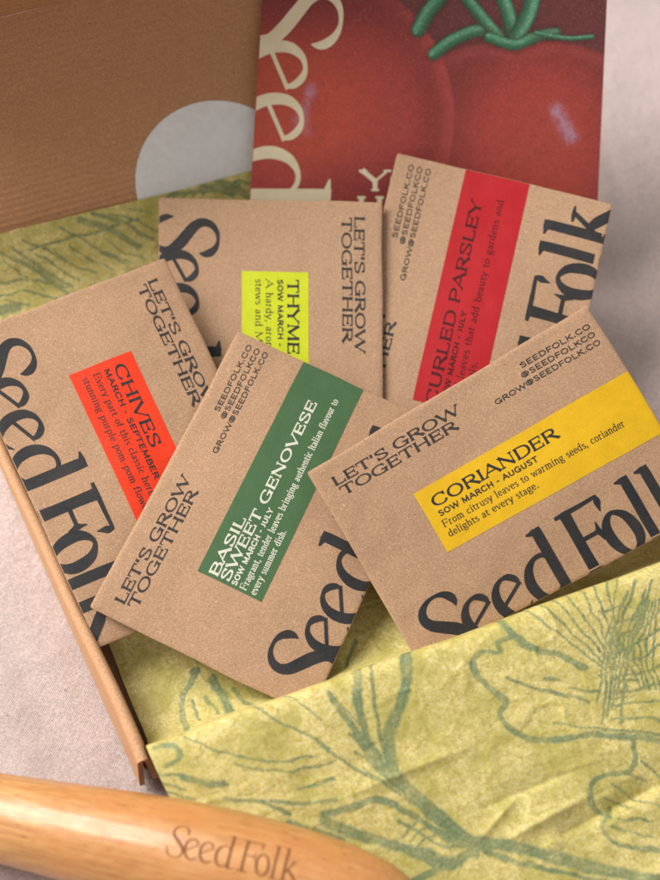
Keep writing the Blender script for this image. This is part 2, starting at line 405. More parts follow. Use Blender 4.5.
# ================================================================ helpers
def link(o, parent=None):
    C0.objects.link(o)
    if parent is not None: o.parent = parent
    return o
def tag(o, label=None, category=None, group=None, kind=None):
    for k, v in (('label', label), ('category', category), ('group', group), ('kind', kind)):
        if v: o[k] = v
    return o
def mesh_obj(name, verts, faces, mats, parent=None, fmat=None, smooth_shade=True, uv=None, attr=None, colattr=None):
    me = bpy.data.meshes.new(name); me.from_pydata([tuple(v) for v in verts], [], [tuple(f) for f in faces]); me.update()
    for mm in (mats if isinstance(mats, (list, tuple)) else [mats]): me.materials.append(mm)
    if fmat is not None: me.polygons.foreach_set('material_index', np.asarray(fmat, np.int32))
    me.polygons.foreach_set('use_smooth', np.full(len(me.polygons), smooth_shade))
    if uv is not None:
        l = me.uv_layers.new(name='UVMap'); idx = np.empty(len(me.loops), np.int32); me.loops.foreach_get('vertex_index', idx)
        l.data.foreach_set('uv', np.asarray(uv, np.float32)[idx].ravel())
    if attr is not None:
        a = me.attributes.new(attr[0], 'FLOAT', 'POINT'); a.data.foreach_set('value', np.asarray(attr[1], np.float32).ravel())
    if colattr is not None:
        a = me.attributes.new(colattr[0], 'FLOAT_COLOR', 'POINT')
        c = np.concatenate([colattr[1], np.ones((len(colattr[1]), 1))], 1); a.data.foreach_set('color', c.astype(np.float32).ravel())
    return link(bpy.data.objects.new(name, me), parent)
def grid_faces(nu, nv, base=0):
    """rows of nv vertices, nu rows"""
    i, j = np.meshgrid(np.arange(nu-1), np.arange(nv-1), indexing='ij'); a = (i*nv+j+base).ravel()
    return np.stack([a, a+1, a+nv+1, a+nv], 1)
def empty(name, loc):
    o = bpy.data.objects.new(name, None); o.empty_display_size = .02; o.location = loc; return link(o)

# ================================================================ lettering: pen strokes
def ell(cx, cy, rx, ry, n=12, tilt=0):
    return [(cx+rx*math.sin(-2*math.pi*k/n+tilt), cy+ry*math.cos(-2*math.pi*k/n+tilt)) for k in range(n)]+[(cx+rx*math.sin(tilt), cy+ry*math.cos(tilt))]
# skeletons: advance, strokes ("l" line thick by direction, "t" thin line, "c" curve, "o" oval cx,cy rx,ry), serif points
CAPS = {
'A': (.97, "t.03,0 .48,1;l.46,1 .94,0;t.2,.33 .78,.33", ".03,0 .94,0"),
'B': (.84, "l.14,0 .14,1;c.14,1 .5,1 .70,.9 .70,.66 .5,.54 .14,.54;c.14,.54 .55,.54 .78,.42 .78,.13 .55,0 .14,0", "L.14,0 L.14,1"),
'C': (.94, "c.86,.76 .74,.94 .50,1 .2,.87 .07,.5 .2,.13 .50,0 .74,.06 .88,.26;k.86,.98 .86,.74", ""),
'D': (.98, "l.14,0 .14,1;c.14,1 .48,1 .80,.86 .90,.5 .80,.14 .48,0 .14,0", "L.14,0 L.14,1"),
'E': (.80, "l.14,0 .14,1;t.14,1 .72,1;t.14,.52 .62,.52;t.14,0 .74,0;k.72,1 .72,.82;k.74,0 .74,.2;k.62,.62 .62,.42", "L.14,0 L.14,1"),
'F': (.74, "l.14,0 .14,1;t.14,1 .70,1;t.14,.50 .60,.50;k.70,1 .70,.82;k.60,.6 .60,.4", ".14,0 L.14,1"),
'G': (1.0, "c.86,.76 .74,.94 .50,1 .2,.87 .07,.5 .2,.13 .50,0 .74,.05 .88,.2;l.86,.02 .86,.42;t.62,.42 .96,.42", ""),
'H': (1.0, "l.15,0 .15,1;l.85,0 .85,1;t.15,.52 .85,.52", ".15,0 .15,1 .85,0 .85,1"),
'I': (.30, "l.15,0 .15,1", ".15,0 .15,1"),
'J': (.52, "c.36,1 .36,.6 .36,.25 .26,.02 .05,.04", ".36,1"),
'K': (.90, "l.14,0 .14,1;t.14,.42 .76,1;l.36,.58 .84,0", ".14,0 .14,1 .76,1 .84,0"),
'L': (.74, "l.14,0 .14,1;t.14,0 .70,0;k.70,0 .70,.22", "L.14,0 .14,1"),
'M': (1.18, "t.14,0 .17,1;l.17,1 .59,.08;t.59,.08 1.0,1;l1.0,1 1.03,0", ".14,0 1.03,0"),
'N': (1.0, "t.14,0 .14,1;l.14,1 .86,.02;t.86,0 .86,1", ".14,0 .86,1 L.14,1"),
'O': (1.04, "o.52,.5 .43,.5", ""),
'P': (.80, "l.14,0 .14,1;c.14,1 .52,1 .74,.88 .74,.60 .52,.46 .14,.46", ".14,0 L.14,1"),
'R': (.90, "l.14,0 .14,1;c.14,1 .52,1 .72,.88 .72,.62 .52,.50 .14,.50;l.44,.5 .86,0", ".14,0 L.14,1 .86,0"),
'S': (.80, "c.68,.80 .58,.96 .38,1 .16,.92 .13,.74 .28,.60 .52,.47 .70,.34 .68,.10 .42,0 .20,.04 .10,.22;k.68,.98 .68,.78;k.10,.24 .10,.02", ""),
'T': (.88, "l.44,0 .44,1;t.04,1 .84,1;k.04,1 .04,.8;k.84,1 .84,.8", ".44,0"),
'U': (.96, "c.15,1 .15,.5 .18,.16 .46,0 .74,.12 .81,.4 .81,1", ".15,1 .81,1"),
'V': (.96, "l.04,1 .49,0;t.47,0 .92,1", ".04,1 .92,1"),
'W': (1.42, "l.04,1 .40,0;t.38,0 .72,.98;l.70,.98 1.06,0;t1.04,0 1.38,1", ".04,1 1.38,1"),
'Y': (.92, "l.04,1 .46,.46;t.46,.46 .88,1;l.46,0 .46,.48", ".46,0 .04,1 .88,1"),
'@': (1.10, "c.86,.10 .6,0 .3,.04 .08,.3 .08,.66 .3,.96 .62,1 .92,.85 1.0,.55 .92,.3 .76,.28 .74,.5 .74,.7;c.74,.6 .6,.72 .4,.66 .32,.48 .42,.30 .6,.30 .74,.44", ""),
"'": (.26, "l.13,1 .12,.74", ""), '-': (.44, "t.08,.38 .36,.38", ""), '.': (.28, "l.14,.0 .14,.10", ""), ',': (.26, "l.14,.08 .06,-.16", ""), ' ': (.36, "", ""),
}
LOW = {
'a': (.50, "c.08,.52 .2,.64 .36,.58 .38,.40 .38,.1 .46,.0;c.38,.38 .2,.34 .07,.20 .10,.03 .24,.01 .38,.14", ""),
'b': (.56, "l.12,0 .12,1;c.12,.5 .28,.65 .46,.56 .50,.32 .44,.08 .28,0 .12,.08", "L.12,1"),
'c': (.47, "c.41,.52 .28,.65 .12,.54 .07,.32 .12,.09 .27,0 .42,.12", ""),
'd': (.58, "l.44,0 .44,1;c.44,.52 .28,.65 .12,.54 .07,.32 .12,.08 .27,0 .44,.12", "L.44,1 R.46,0"),
'e': (.50, "c.08,.34 .43,.36 .40,.56 .25,.65 .12,.54 .07,.32 .12,.09 .27,0 .43,.12", ""),
'f': (.36, "c.14,0 .14,.6 .17,.9 .28,1.02 .40,.96;t.02,.62 .34,.62", ".14,0"),
'g': (.54, "o.25,.42 .17,.22;c.13,.24 .08,.14 .2,.06 .42,.02 .48,-.12 .38,-.26 .16,-.28 .05,-.16 .14,-.02;t.38,.58 .52,.64", ""),
'h': (.60, "l.13,0 .13,1;c.13,.48 .28,.64 .42,.60 .46,.4 .46,0", ".13,0 .46,0 L.13,1"),
'i': (.30, "l.15,0 .15,.64;l.15,.86 .15,.96", ".15,0 L.15,.64"),
'k': (.56, "l.13,0 .13,1;t.13,.26 .44,.63;l.24,.4 .5,0", ".13,0 L.13,1 .5,0 .44,.63"),
'l': (.29, "l.14,0 .14,1", ".14,0 L.14,1"),
'm': (.90, "l.13,0 .13,.64;c.13,.48 .26,.64 .40,.60 .44,.4 .44,0;c.44,.48 .58,.64 .70,.60 .75,.4 .75,0", ".13,0 .44,0 .75,0 L.13,.64"),
'n': (.60, "l.13,0 .13,.64;c.13,.48 .28,.64 .42,.60 .46,.4 .46,0", ".13,0 .46,0 L.13,.64"),
'o': (.54, "o.27,.32 .20,.32", ""),
'p': (.57, "l.12,-.28 .12,.62;c.12,.5 .28,.65 .46,.56 .50,.32 .44,.08 .28,0 .12,.08", ".12,-.28 L.12,.62"),
'r': (.42, "l.13,0 .13,.64;c.13,.46 .24,.62 .38,.60", ".13,0 L.13,.64"),
's': (.42, "c.34,.52 .22,.64 .09,.56 .10,.42 .24,.34 .36,.22 .32,.04 .18,0 .06,.10", ""),
't': (.36, "c.14,.82 .14,.4 .15,.08 .24,0 .36,.06;t.02,.62 .34,.62", ""),
'u': (.60, "c.13,.64 .13,.3 .17,.06 .3,0 .45,.12;l.46,0 .46,.64", "L.13,.64 L.46,.64 R.48,0"),
'v': (.54, "l.05,.64 .27,0;t.27,0 .49,.64", ".05,.64 .49,.64"),
'w': (.78, "l.05,.64 .22,0;t.22,0 .39,.6;l.39,.6 .56,0;t.56,0 .73,.64", ".05,.64 .73,.64"),
'y': (.54, "l.05,.64 .28,.02;c.49,.64 .28,.0 .18,-.24 .05,-.26", ".05,.64 .49,.64"),
}
def parse_pts(s):
    return [tuple(float(v) for v in p.split(',')) for p in s.split()]

class Flat:
    """flat lettering in millimetres, x right, y up; ribbons carry a small lift so they never share a plane"""
    def __init__(s): s.v = []; s.f = []; s.m = []
    def ribbon(s, pts, w, lift, mat=0):
        p = np.array(pts, float); w = np.asarray(w, float)*np.ones(len(p))
        keep = np.concatenate([[True], np.linalg.norm(np.diff(p, axis=0), axis=1) > 1e-6]); p = p[keep]; w = w[keep]
        if len(p) < 2: return
        d = np.gradient(p, axis=0); d /= np.linalg.norm(d, axis=1)[:, None]+1e-12
        if np.allclose(p[0], p[-1]): d[0] = d[-1] = (d[0]+d[-1])/np.linalg.norm(d[0]+d[-1])
        n = np.stack([-d[:, 1], d[:, 0]], 1)
        a = p+n*w[:, None]/2; c = p-n*w[:, None]/2; k = len(s.v)
        for i in range(len(p)): s.v += [(a[i][0], a[i][1], lift), (c[i][0], c[i][1], lift)]
        for i in range(len(p)-1): s.f.append((k+2*i, k+2*i+1, k+2*i+3, k+2*i+2)); s.m.append(mat)
    def text(s, txt, x0, x1, base, cap, wv, wh, serif, mat=0, align='fit', sx=1.0, gap=.06):
        glyphs = []; adv = 0
        for ch in txt:
            g = CAPS.get(ch) or LOW.get(ch); glyphs.append((g, adv)); adv += g[0]+gap
        adv -= gap
        k = (x1-x0)/adv if align == 'fit' else sx*cap
        if align == 'right': x0 = x1-adv*k
        for g, ax in glyphs:
            li = 0
            for st in [q for q in g[1].split(';') if q]:
                ty, rest = st[0], st[1:]; pts = parse_pts(rest)
                if ty == 'k':
                    if not serif: continue
                    ty = 't'
                if ty == 'o': pts = ell(*pts[0], *pts[1])
                if ty in 'co': pts = catmull(pts, 3)
                pts = [(x0+(ax+a)*k, base+c*cap) for a, c in pts]
                p = np.array(pts); d = np.gradient(p, axis=0); L = np.linalg.norm(d, axis=1)+1e-9
                if ty == 't': w = np.full(len(p), wh)
                elif ty == 'l': w = np.full(len(p), wv)
                else: w = wh+(wv-wh)*(np.abs(d[:, 1])/L)**1.5
                if ty in 'lt':       # extend so joints close
                    e = (p[-1]-p[0]); e = e/np.linalg.norm(e)*wh*.5; p = p.copy(); p[0] -= e; p[-1] += e
                    if serif and len(p) == 2 and ty == 'l':       # flared stem: a little wider at both ends
                        q = [p[0]+(p[1]-p[0])*f for f in (0, .18, .5, .82, 1)]; p = np.array(q); w = wv*np.array([1.18, 1.0, .92, 1.0, 1.18])
                s.ribbon(p, w, li*.010, mat); li += 1
            if serif:
                for sp in g[2].split():
                    side = sp[0] if sp[0] in 'LR' else ''; a, c = parse_pts(sp.lstrip('LR'))[0]
                    X, Y = x0+(ax+a)*k, base+c*cap; e = serif*cap+wv*.5
                    l = X-e if side != 'R' else X; r = X+e if side != 'L' else X
                    s.ribbon([(l, Y), (r, Y)], [wh*.9, wh*.9], li*.010, mat); li += 1
    def logo(s, x0, base, H, mat=0, sx=1.0, weight=1.0):
        for ch, ox in LOGO_POS:
            for i, (mode, pts) in enumerate(LOGO[ch]):
                q = catmull(pts, 7) if mode == 'c' else pts
                s.ribbon([(x0+(ox+a)*H*sx, base+c*H) for a, c, _ in q], [w*H*weight for _, _, w in q], i*.010+(.06 if ch in 'edok' else 0)*1, mat)
    def clip(s, x0, x1, y0, y1, maxlen=2.5):
        bm = bmesh.new(); vs = [bm.verts.new(v) for v in s.v]; lay = None
        for f, m_ in zip(s.f, s.m):
            try: bm.faces.new([vs[i] for i in f]).material_index = m_
            except ValueError: pass
        for co, no in (((x0, 0, 0), (-1, 0, 0)), ((x1, 0, 0), (1, 0, 0)), ((0, y0, 0), (0, -1, 0)), ((0, y1, 0), (0, 1, 0))):
            bmesh.ops.bisect_plane(bm, geom=bm.verts[:]+bm.edges[:]+bm.faces[:], plane_co=co, plane_no=no, clear_outer=True)
        for _ in range(3):
            es = [e for e in bm.edges if e.calc_length() > maxlen]
            if not es: break
            bmesh.ops.subdivide_edges(bm, edges=es, cuts=1, use_grid_fill=True)
        bmesh.ops.triangulate(bm, faces=bm.faces[:])
        bm.verts.index_update()
        V = np.array([v.co[:] for v in bm.verts]) if len(bm.verts) else np.zeros((0, 3))
        F = [[v.index for v in f.verts] for f in bm.faces]; mi = [f.material_index for f in bm.faces]
        # one consistent facing
        F = [f if np.cross((V[f[1]]-V[f[0]])[:2], (V[f[2]]-V[f[0]])[:2]) > 0 else f[::-1] for f in F]
        bm.free(); return V, F, mi

# big wordmark, x y width in cap heights
LOGO = {
'S': [('c', [(.610,.700,.015),(.622,.775,.085),(.60,.86,.115),(.52,.945,.085),(.40,.985,.050),(.26,.965,.070),(.15,.88,.105),(.115,.76,.13),(.17,.64,.15),(.30,.53,.165),(.45,.41,.17),(.56,.28,.15),(.565,.15,.11),(.48,.045,.065),(.33,.00,.045),(.18,.02,.060),(.08,.10,.095),(.035,.21,.085),(.030,.31,.012)])],
'e': [('c', [(.475,.475,.045),(.455,.555,.085),(.385,.630,.090),(.285,.655,.055),(.175,.610,.080),(.095,.50,.120),(.075,.36,.140),(.105,.22,.145),(.185,.10,.120),(.30,.035,.080),(.42,.065,.055),(.52,.16,.014)]),
      ('l', [(.085,.275,.050),(.50,.487,.050)])],
'd': [('c', [(.52,.55,.05),(.42,.645,.065),(.29,.650,.065),(.165,.565,.110),(.095,.42,.145),(.090,.27,.150),(.145,.12,.125),(.26,.035,.085),(.39,.055,.055),(.52,.15,.045)]),
      ('l', [(.525,1.02,.135),(.525,.9,.150),(.525,.1,.150),(.525,.0,.150)]), ('l', [(.36,.995,.022),(.42,.985,.055),(.50,.975,.105)]), ('l', [(.50,.028,.060),(.68,.030,.050),(.72,.045,.02)])],
'F': [('l', [(.235,.02,.165),(.235,.3,.150),(.235,.7,.150),(.235,.98,.165)]), ('l', [(.07,.972,.050),(.235,.965,.075),(.50,.966,.062),(.76,.975,.050)]),
      ('c', [(.765,.995,.03),(.752,.90,.10),(.735,.82,.055),(.725,.75,.012)]), ('l', [(.30,.515,.062),(.56,.515,.058)]), ('c', [(.580,.66,.014),(.570,.58,.05),(.562,.515,.085),(.570,.45,.05),(.580,.37,.014)]),
      ('l', [(.06,.020,.040),(.16,.034,.065),(.31,.034,.065),(.42,.020,.040)])],
'o': [('c', [(.27,.655,.060),(.155,.605,.095),(.085,.47,.140),(.085,.30,.150),(.145,.12,.115),(.27,.012,.058),(.395,.06,.095),(.475,.20,.140),(.475,.37,.150),(.41,.55,.115),(.27,.655,.060)])],
'l': [('l', [(.19,1.03,.130),(.19,.9,.145),(.19,.1,.145),(.19,0,.150)]), ('l', [(.03,1.00,.022),(.09,.99,.055),(.17,.98,.105)]), ('l', [(.04,.020,.034),(.19,.03,.055),(.34,.020,.034)])],
'k': [('l', [(.19,1.03,.130),(.19,.9,.145),(.19,.1,.145),(.19,0,.150)]), ('l', [(.03,1.00,.022),(.09,.99,.055),(.17,.98,.105)]), ('l', [(.04,.020,.034),(.19,.03,.055),(.34,.020,.034)]),
      ('l', [(.23,.275,.080),(.34,.43,.075),(.46,.61,.070)]), ('l', [(.32,.630,.028),(.42,.627,.062),(.50,.630,.048),(.58,.634,.020)]), ('l', [(.29,.37,.10),(.42,.26,.150),(.63,.035,.145)]), ('l', [(.55,.024,.040),(.77,.020,.030)])],
}
LOGO_POS = [('S', .00), ('e', .555), ('e', 1.075), ('d', 1.61), ('F', 2.38), ('o', 2.97), ('l', 3.45), ('k', 3.79)]
MATS_TXT = None
# ================================================================ linen cloth everything lies on
N = 620
gx = np.linspace(-.75, .75, N); gy = np.linspace(-.62, .88, N); X, Y = np.meshgrid(gx, gy, indexing='ij')
r = ridge(X*7+.5*vnoise(X*9, Y*9, 4), Y*5+2, 12, 3)
Z = .0040*fbm(X*9, Y*9, 2, 3)+.0060*np.clip(r-.30, 0, 1)+.0009*fbm(X*45, Y*45, 6, 3)
for a, b_, h in (((-.155, -.06), (-.085, -.15), .0028), ((-.20, .01), (-.13, -.075), .0026), ((-.17, -.13), (-.10, -.16), .0022), ((-.16, -.02), (-.09, -.14), .002), ((-.19, -.08), (-.10, -.10), .0016), ((.16, .16), (.28, .30), .004), ((.15, .08), (.24, .05), .003), ((-.14, -.05), (-.12, -.10), -.0012)):
    d, t_, sd = segdist(X, Y, a, b_); Z += h*np.exp(-(d/.006)**2)*np.sin(np.pi*t_)
qq = (Y-CORNER[1])*E1[0]-(X-CORNER[0])*E1[1]
inside = smooth(-.012, .01, qq)*smooth(.24, .215, qq)*smooth(-.13-.0, -.07, X+.5*(Y-CORNER[1]))*smooth(.28, .22, X+.5*(Y-CORNER[1]))
Z = Z-.0034; Z = np.where(Z > -.0006, -.0006+(Z+.0006)*(1-inside), Z)
mesh_obj('ground', np.stack([X.ravel(), Y.ravel(), Z.ravel()], 1), grid_faces(N, N)[:, ::-1], M['linen'])
g_ = bpy.data.objects['ground']; tag(g_, 'rumpled pale pinkish grey linen cloth under the carton', kind='structure')
cc = np.array([(-3, -3, -.012), (3, -3, -.012), (3, 3, -.012), (-3, 3, -.012)])
u_ = mesh_obj('table_surface', cc, [(0, 1, 2, 3)], M['linen']); tag(u_, 'pale cloth surface reaching beyond the picture', kind='structure')

# ================================================================ carton
BW = .224; WH = .027; HQ = .215
box = empty('mailing_carton', tuple(CORNER)); tag(box, 'open kraft cardboard mailing box with its lid folded back, lined with printed tissue', 'box')
def rel(v, o): return np.asarray(v, float)-np.array(o.location[:])
def hexa(name, pts8, mat, parent, bev=.0006, seg=2, uvscale=None):
    """pts8: bottom 4 then top 4"""
    bm = bmesh.new(); vs = [bm.verts.new(tuple(rel(p, parent))) for p in pts8]
    for f in ((3, 2, 1, 0), (4, 5, 6, 7), (0, 1, 5, 4), (1, 2, 6, 5), (2, 3, 7, 6), (3, 0, 4, 7)): bm.faces.new([vs[i] for i in f])
    bmesh.ops.recalc_face_normals(bm, faces=bm.faces[:])
    if bev: bmesh.ops.bevel(bm, geom=bm.edges[:], offset=bev, segments=seg, affect='EDGES')
    me = bpy.data.meshes.new(name); bm.to_mesh(me); bm.free(); me.materials.append(mat)
    return link(bpy.data.objects.new(name, me), parent)
# floor panel
hexa('floor_panel', [P(.001, .001, .0), P(BW-.001, .001, .0), P(BW-.001, HQ, .0), P(.001, HQ, .0), P(.001, .001, .0022), P(BW-.001, .001, .0022), P(BW-.001, HQ, .0022), P(.001, HQ, .0022)], M['board'], box, .0004)
# double side wall: outer leaf rolled over into the inner leaf, a slit between them shows at the end
def side_wall(name, sgn, p0, q0, q1):
    th, gap, R = .0019, .0019, .0024
    prof = []
    outer = [(-.0030, .0), (-.0026, .006), (-.0016, .016), (-.0009, WH-R)]
    arc = [(R*.94-.0009-R*.94*math.cos(a), WH-R+R*math.sin(a)) for a in np.linspace(0, math.pi, 9)[1:]]
    top = outer+arc
    inn_end = top[-1]
    line = top+[(inn_end[0]+.0003, .016), (inn_end[0]+.0004, .0024)]
    line = np.array(line); d = np.gradient(line, axis=0); d /= np.linalg.norm(d, axis=1)[:, None]; n = np.stack([d[:, 1], -d[:, 0]], 1)
    inner = line+n*th                         # thickness towards the slit
    poly = np.concatenate([line, inner[::-1]])
    K = 90; V = []; xs = np.linspace(q0, q1, K)
    for k, q in enumerate(xs):
        wob = .0006*math.sin(q*31+1)+.0003*math.sin(q*83)
        wz = 1+.010*math.sin(q*47+.6)
        for a, c in poly: V.append(rel(P(p0+sgn*(a+wob*(c/WH)), q, c*wz), box))
    m_ = len(poly); F = []
    for k in range(K-1):
        for j in range(m_):
            F.append((k*m_+j, k*m_+(j+1) % m_, (k+1)*m_+(j+1) % m_, (k+1)*m_+j))
    h = m_//2
    for k in (0, K-1):
        for j in range(h-1):
            F.append((k*m_+j, k*m_+j+1, k*m_+m_-2-j, k*m_+m_-1-j))
    o = mesh_obj(name, V, F, M['board'], box)
    bm = bmesh.new(); bm.from_mesh(o.data); bmesh.ops.recalc_face_normals(bm, faces=bm.faces[:])
    for e in bm.edges:
        if len(e.link_faces) == 2 and e.calc_face_angle(0) > .9: e.smooth = False
    bm.to_mesh(o.data); bm.free()
    return o
side_wall('side_wall', 1, 0, -.0035, HQ)
side_wall('side_wall', -1, BW, -.0035, HQ)
hexa('front_wall', [P(.0046, -.0056, .0), P(BW-.005, -.0056, .0), P(BW-.005, -.0034, .0), P(.0046, -.0034, .0), P(.0046, -.0052, WH-.0016), P(BW-.005, -.0052, WH-.0016), P(BW-.005, -.0030, WH-.0016), P(.0046, -.0030, WH-.0016)], M['board'], box, .0007)
hexa('corner_flap', [P(.0050, -.0006, .0024), P(.030, -.0006, .0024), P(.030, .0008, .0024), P(.0050, .0008, .0024), P(.0050, -.0006, WH-.003), P(.030, -.0006, WH-.003), P(.030, .0008, WH-.003), P(.0050, .0008, WH-.003)], M['board'], box, .0004)
hexa('back_wall', [P(.001, HQ+.0002, .0), P(BW-.001, HQ+.0002, .0), P(BW-.001, HQ+.0024, .0), P(.001, HQ+.0024, .0), P(.001, HQ+.0002, WH-.002), P(BW-.001, HQ+.0002, WH-.002), P(BW-.001, HQ+.0024, WH-.002), P(.001, HQ+.0024, WH-.002)], M['board'], box, .0004)
# lid: leans back, then a crease and the second panel bends forward
AL = math.radians(38); LDIR = E2*math.sin(AL)+UP*math.cos(AL); LN = np.cross(E1, LDIR); LN /= np.linalg.norm(LN); LN *= (1 if LN[1] < 0 else -1)
HINGE = P(0, HQ, WH)
def lid_pt(u, v, off=0.0): return HINGE+E1*u+LDIR*v+LN*off
def panel(name, f, u0, u1, v0, v1, mat, parent, th=.0022, nu=90, nv=50, wob=.0005):
    uu, vv = np.meshgrid(np.linspace(u0, u1, nu), np.linspace(v0, v1, nv), indexing='ij')
    w = wob*fbm(uu*28, vv*28, 9, 2)
    V = []; UV = []
    for off in (0, -th):
        for i in range(nu):
            for j in range(nv):
                V.append(rel(f(uu[i, j], vv[i, j], off+w[i, j]), parent)); UV.append((uu[i, j]*10, vv[i, j]*10))
    a = nu*nv; F = [tuple(x) for x in grid_faces(nu, nv)]+[tuple(x[::-1]) for x in grid_faces(nu, nv, a)]
    for i in range(nu-1):
        F.append((i*nv, (i+1)*nv, a+(i+1)*nv, a+i*nv)); F.append((i*nv+nv-1, a+i*nv+nv-1, a+(i+1)*nv+nv-1, (i+1)*nv+nv-1))
    for j in range(nv-1):
        F.append((j, a+j, a+j+1, j+1)); F.append(((nu-1)*nv+j, (nu-1)*nv+j+1, a+(nu-1)*nv+j+1, a+(nu-1)*nv+j))
    o = mesh_obj(name, V, F, mat, parent, uv=UV)
    bm = bmesh.new(); bm.from_mesh(o.data); bmesh.ops.recalc_face_normals(bm, faces=bm.faces[:])
    for e in bm.edges:
        if len(e.link_faces) == 2 and e.calc_face_angle(0) > .8: e.smooth = False
    bm.to_mesh(o.data); bm.free(); return o
LV = .0985
lid = panel('lid', lid_pt, -.001, BW, 0, LV, M['board_in'], box)
A2 = math.radians(-24); LD2 = E2*math.sin(A2)+UP*math.cos(A2); LN2 = np.cross(E1, LD2); LN2 /= np.linalg.norm(LN2); LN2 *= (1 if LN2[1] < 0 else -1)
TOPL = HINGE+LDIR*(LV-.0002)
panel('lid_flap', lambda u, v, off=0.0: TOPL+E1*u+LD2*v+LN2*(off), -.001, BW, 0, .05, M['board_in'], lid if False else box, nu=60, nv=30)
# round paper seal on the lid (lower part tucked behind the hinge line, so cut straight there)
V = []; F = []; cx, cy, R = .130, .0120, .0362; NR, NA = 10, 96
pts = [(cx, cy)]
for k in range(1, NR+1):
    for a in range(NA): pts.append((cx+R*k/NR*math.cos(a*2*math.pi/NA), cy+R*k/NR*math.sin(a*2*math.pi/NA)))
bm = bmesh.new(); bv = [bm.verts.new((a, c, 0)) for a, c in pts]
for a in range(NA): bm.faces.new((bv[0], bv[1+a], bv[1+(a+1) % NA]))
for k in range(NR-1):
    for a in range(NA): bm.faces.new((bv[1+k*NA+a], bv[1+(k+1)*NA+a], bv[1+(k+1)*NA+(a+1) % NA], bv[1+k*NA+(a+1) % NA]))
bmesh.ops.bisect_plane(bm, geom=bm.verts[:]+bm.edges[:]+bm.faces[:], plane_co=(0, .001, 0), plane_no=(0, -1, 0), clear_outer=True)
for v in bm.verts:
    u, w_ = v.co.x, v.co.y
    off = .0005*float(fbm(np.array(u*28), np.array(w_*28), 9, 2))+.00025
    v.co = Vector(rel(lid_pt(u, w_, off), box))
ext = bmesh.ops.extrude_face_region(bm, geom=bm.faces[:])
for v in [g for g in ext['geom'] if isinstance(g, bmesh.types.BMVert)]: v.co += Vector(LN*.00012)
bmesh.ops.recalc_face_normals(bm, faces=bm.faces[:])
me = bpy.data.meshes.new('paper_seal'); bm.to_mesh(me); bm.free(); me.materials.append(M['seal'])
seal = link(bpy.data.objects.new('paper_seal', me), lid); seal['label'] = 'round white paper seal'

# ================================================================ tissue
NPg, NSg = 460, 840
pp, ss = np.meshgrid(np.linspace(TP0, TP1, NPg), np.linspace(0, TLEN, NSg), indexing='ij')
p_, q_, z_ = tissue_xyz(pp, ss)
XYZ = CORNER+p_[..., None]*E1+q_[..., None]*E2+z_[..., None]*UP
xm, ym = pp*1000, ss*1000
wx = xm+.7*vnoise(xm/5, ym/5, 91)+.25*vnoise(xm/1.6, ym/1.6, 92); wy = ym+.7*vnoise(xm/5, ym/5, 93)+.25*vnoise(xm/1.6, ym/1.6, 94)
prt = np.zeros_like(xm)
strokes = list(STROKES)
def leaf(cx, cy, ang, L, n, seed):
    rr = np.random.default_rng(seed); out = []
    ca, sa = math.cos(ang), math.sin(ang)
    def T(a, b): return (cx+a*ca-b*sa, cy+a*sa+b*ca)
    out.append((1.6, [T(0, 0), T(L*.4, L*.03), T(L, 0)]))
    for sgn in (-1, 1):
        out.append((1.2, [T(0, 0), T(L*.25, sgn*L*.22), T(L*.6, sgn*L*.25), T(L, 0)]))
        for k in range(n):
            f = (k+.5)/n*.85; out.append((.8, [T(L*f, 0), T(L*(f+.10), sgn*L*.10*(1+rr.uniform(-.3, .3))), T(L*(f+.16), sgn*L*.19*(1-.5*abs(f-.5)))]))
    return out
for (cx, cy, an, L, n, sd) in ((205, 40, 2.2, 60, 7, 1), (150, 70, 1.0, 70, 8, 2), (95, 120, 2.6, 70, 8, 3), (190, 150, 2.0, 80, 8, 4), (60, 150, .9, 60, 7, 5), (215, 300, 1.8, 60, 7, 6), (30, 330, 1.2, 60, 7, 7), (60, 60, 2.4, 55, 7, 9), (190, 200, 2.8, 60, 6, 12)):
    strokes += leaf(cx, cy, an, L, n, sd)
for w, pts in strokes:
    pl = catmull(pts, 5); pa = np.array(pl)
    m = 3*w
    ix0 = np.searchsorted(xm[:, 0], pa[:, 0].min()-m); ix1 = np.searchsorted(xm[:, 0], pa[:, 0].max()+m)
    iy0 = np.searchsorted(ym[0], pa[:, 1].min()-m); iy1 = np.searchsorted(ym[0], pa[:, 1].max()+m)
    if ix1 <= ix0 or iy1 <= iy0: continue
    sx_, sy_ = wx[ix0:ix1, iy0:iy1], wy[ix0:ix1, iy0:iy1]; D = np.full(sx_.shape, 1e9)
    for a, b_ in zip(pl[:-1], pl[1:]): D = np.minimum(D, segdist(sx_, sy_, a, b_)[0])
    k = smooth(w*.74, w*.30, D)*(.74+.22*np.clip(D/(w*.5), 0, 1))*(.95+.25*vnoise(sx_/4, sy_/4, 55))
    prt[ix0:ix1, iy0:iy1] = np.maximum(prt[ix0:ix1, iy0:iy1], k)
prt = np.clip(prt, 0, .97)
tis = mesh_obj('tissue_paper', XYZ.reshape(-1, 3), grid_faces(NPg, NSg)[:, ::-1], M['tissue'], uv=np.stack([xm.ravel()/10, ym.ravel()/10], 1), attr=('print', prt.ravel()))
tag(tis, 'creased olive yellow tissue paper with teal leaf drawing, lining the carton', 'tissue paper')

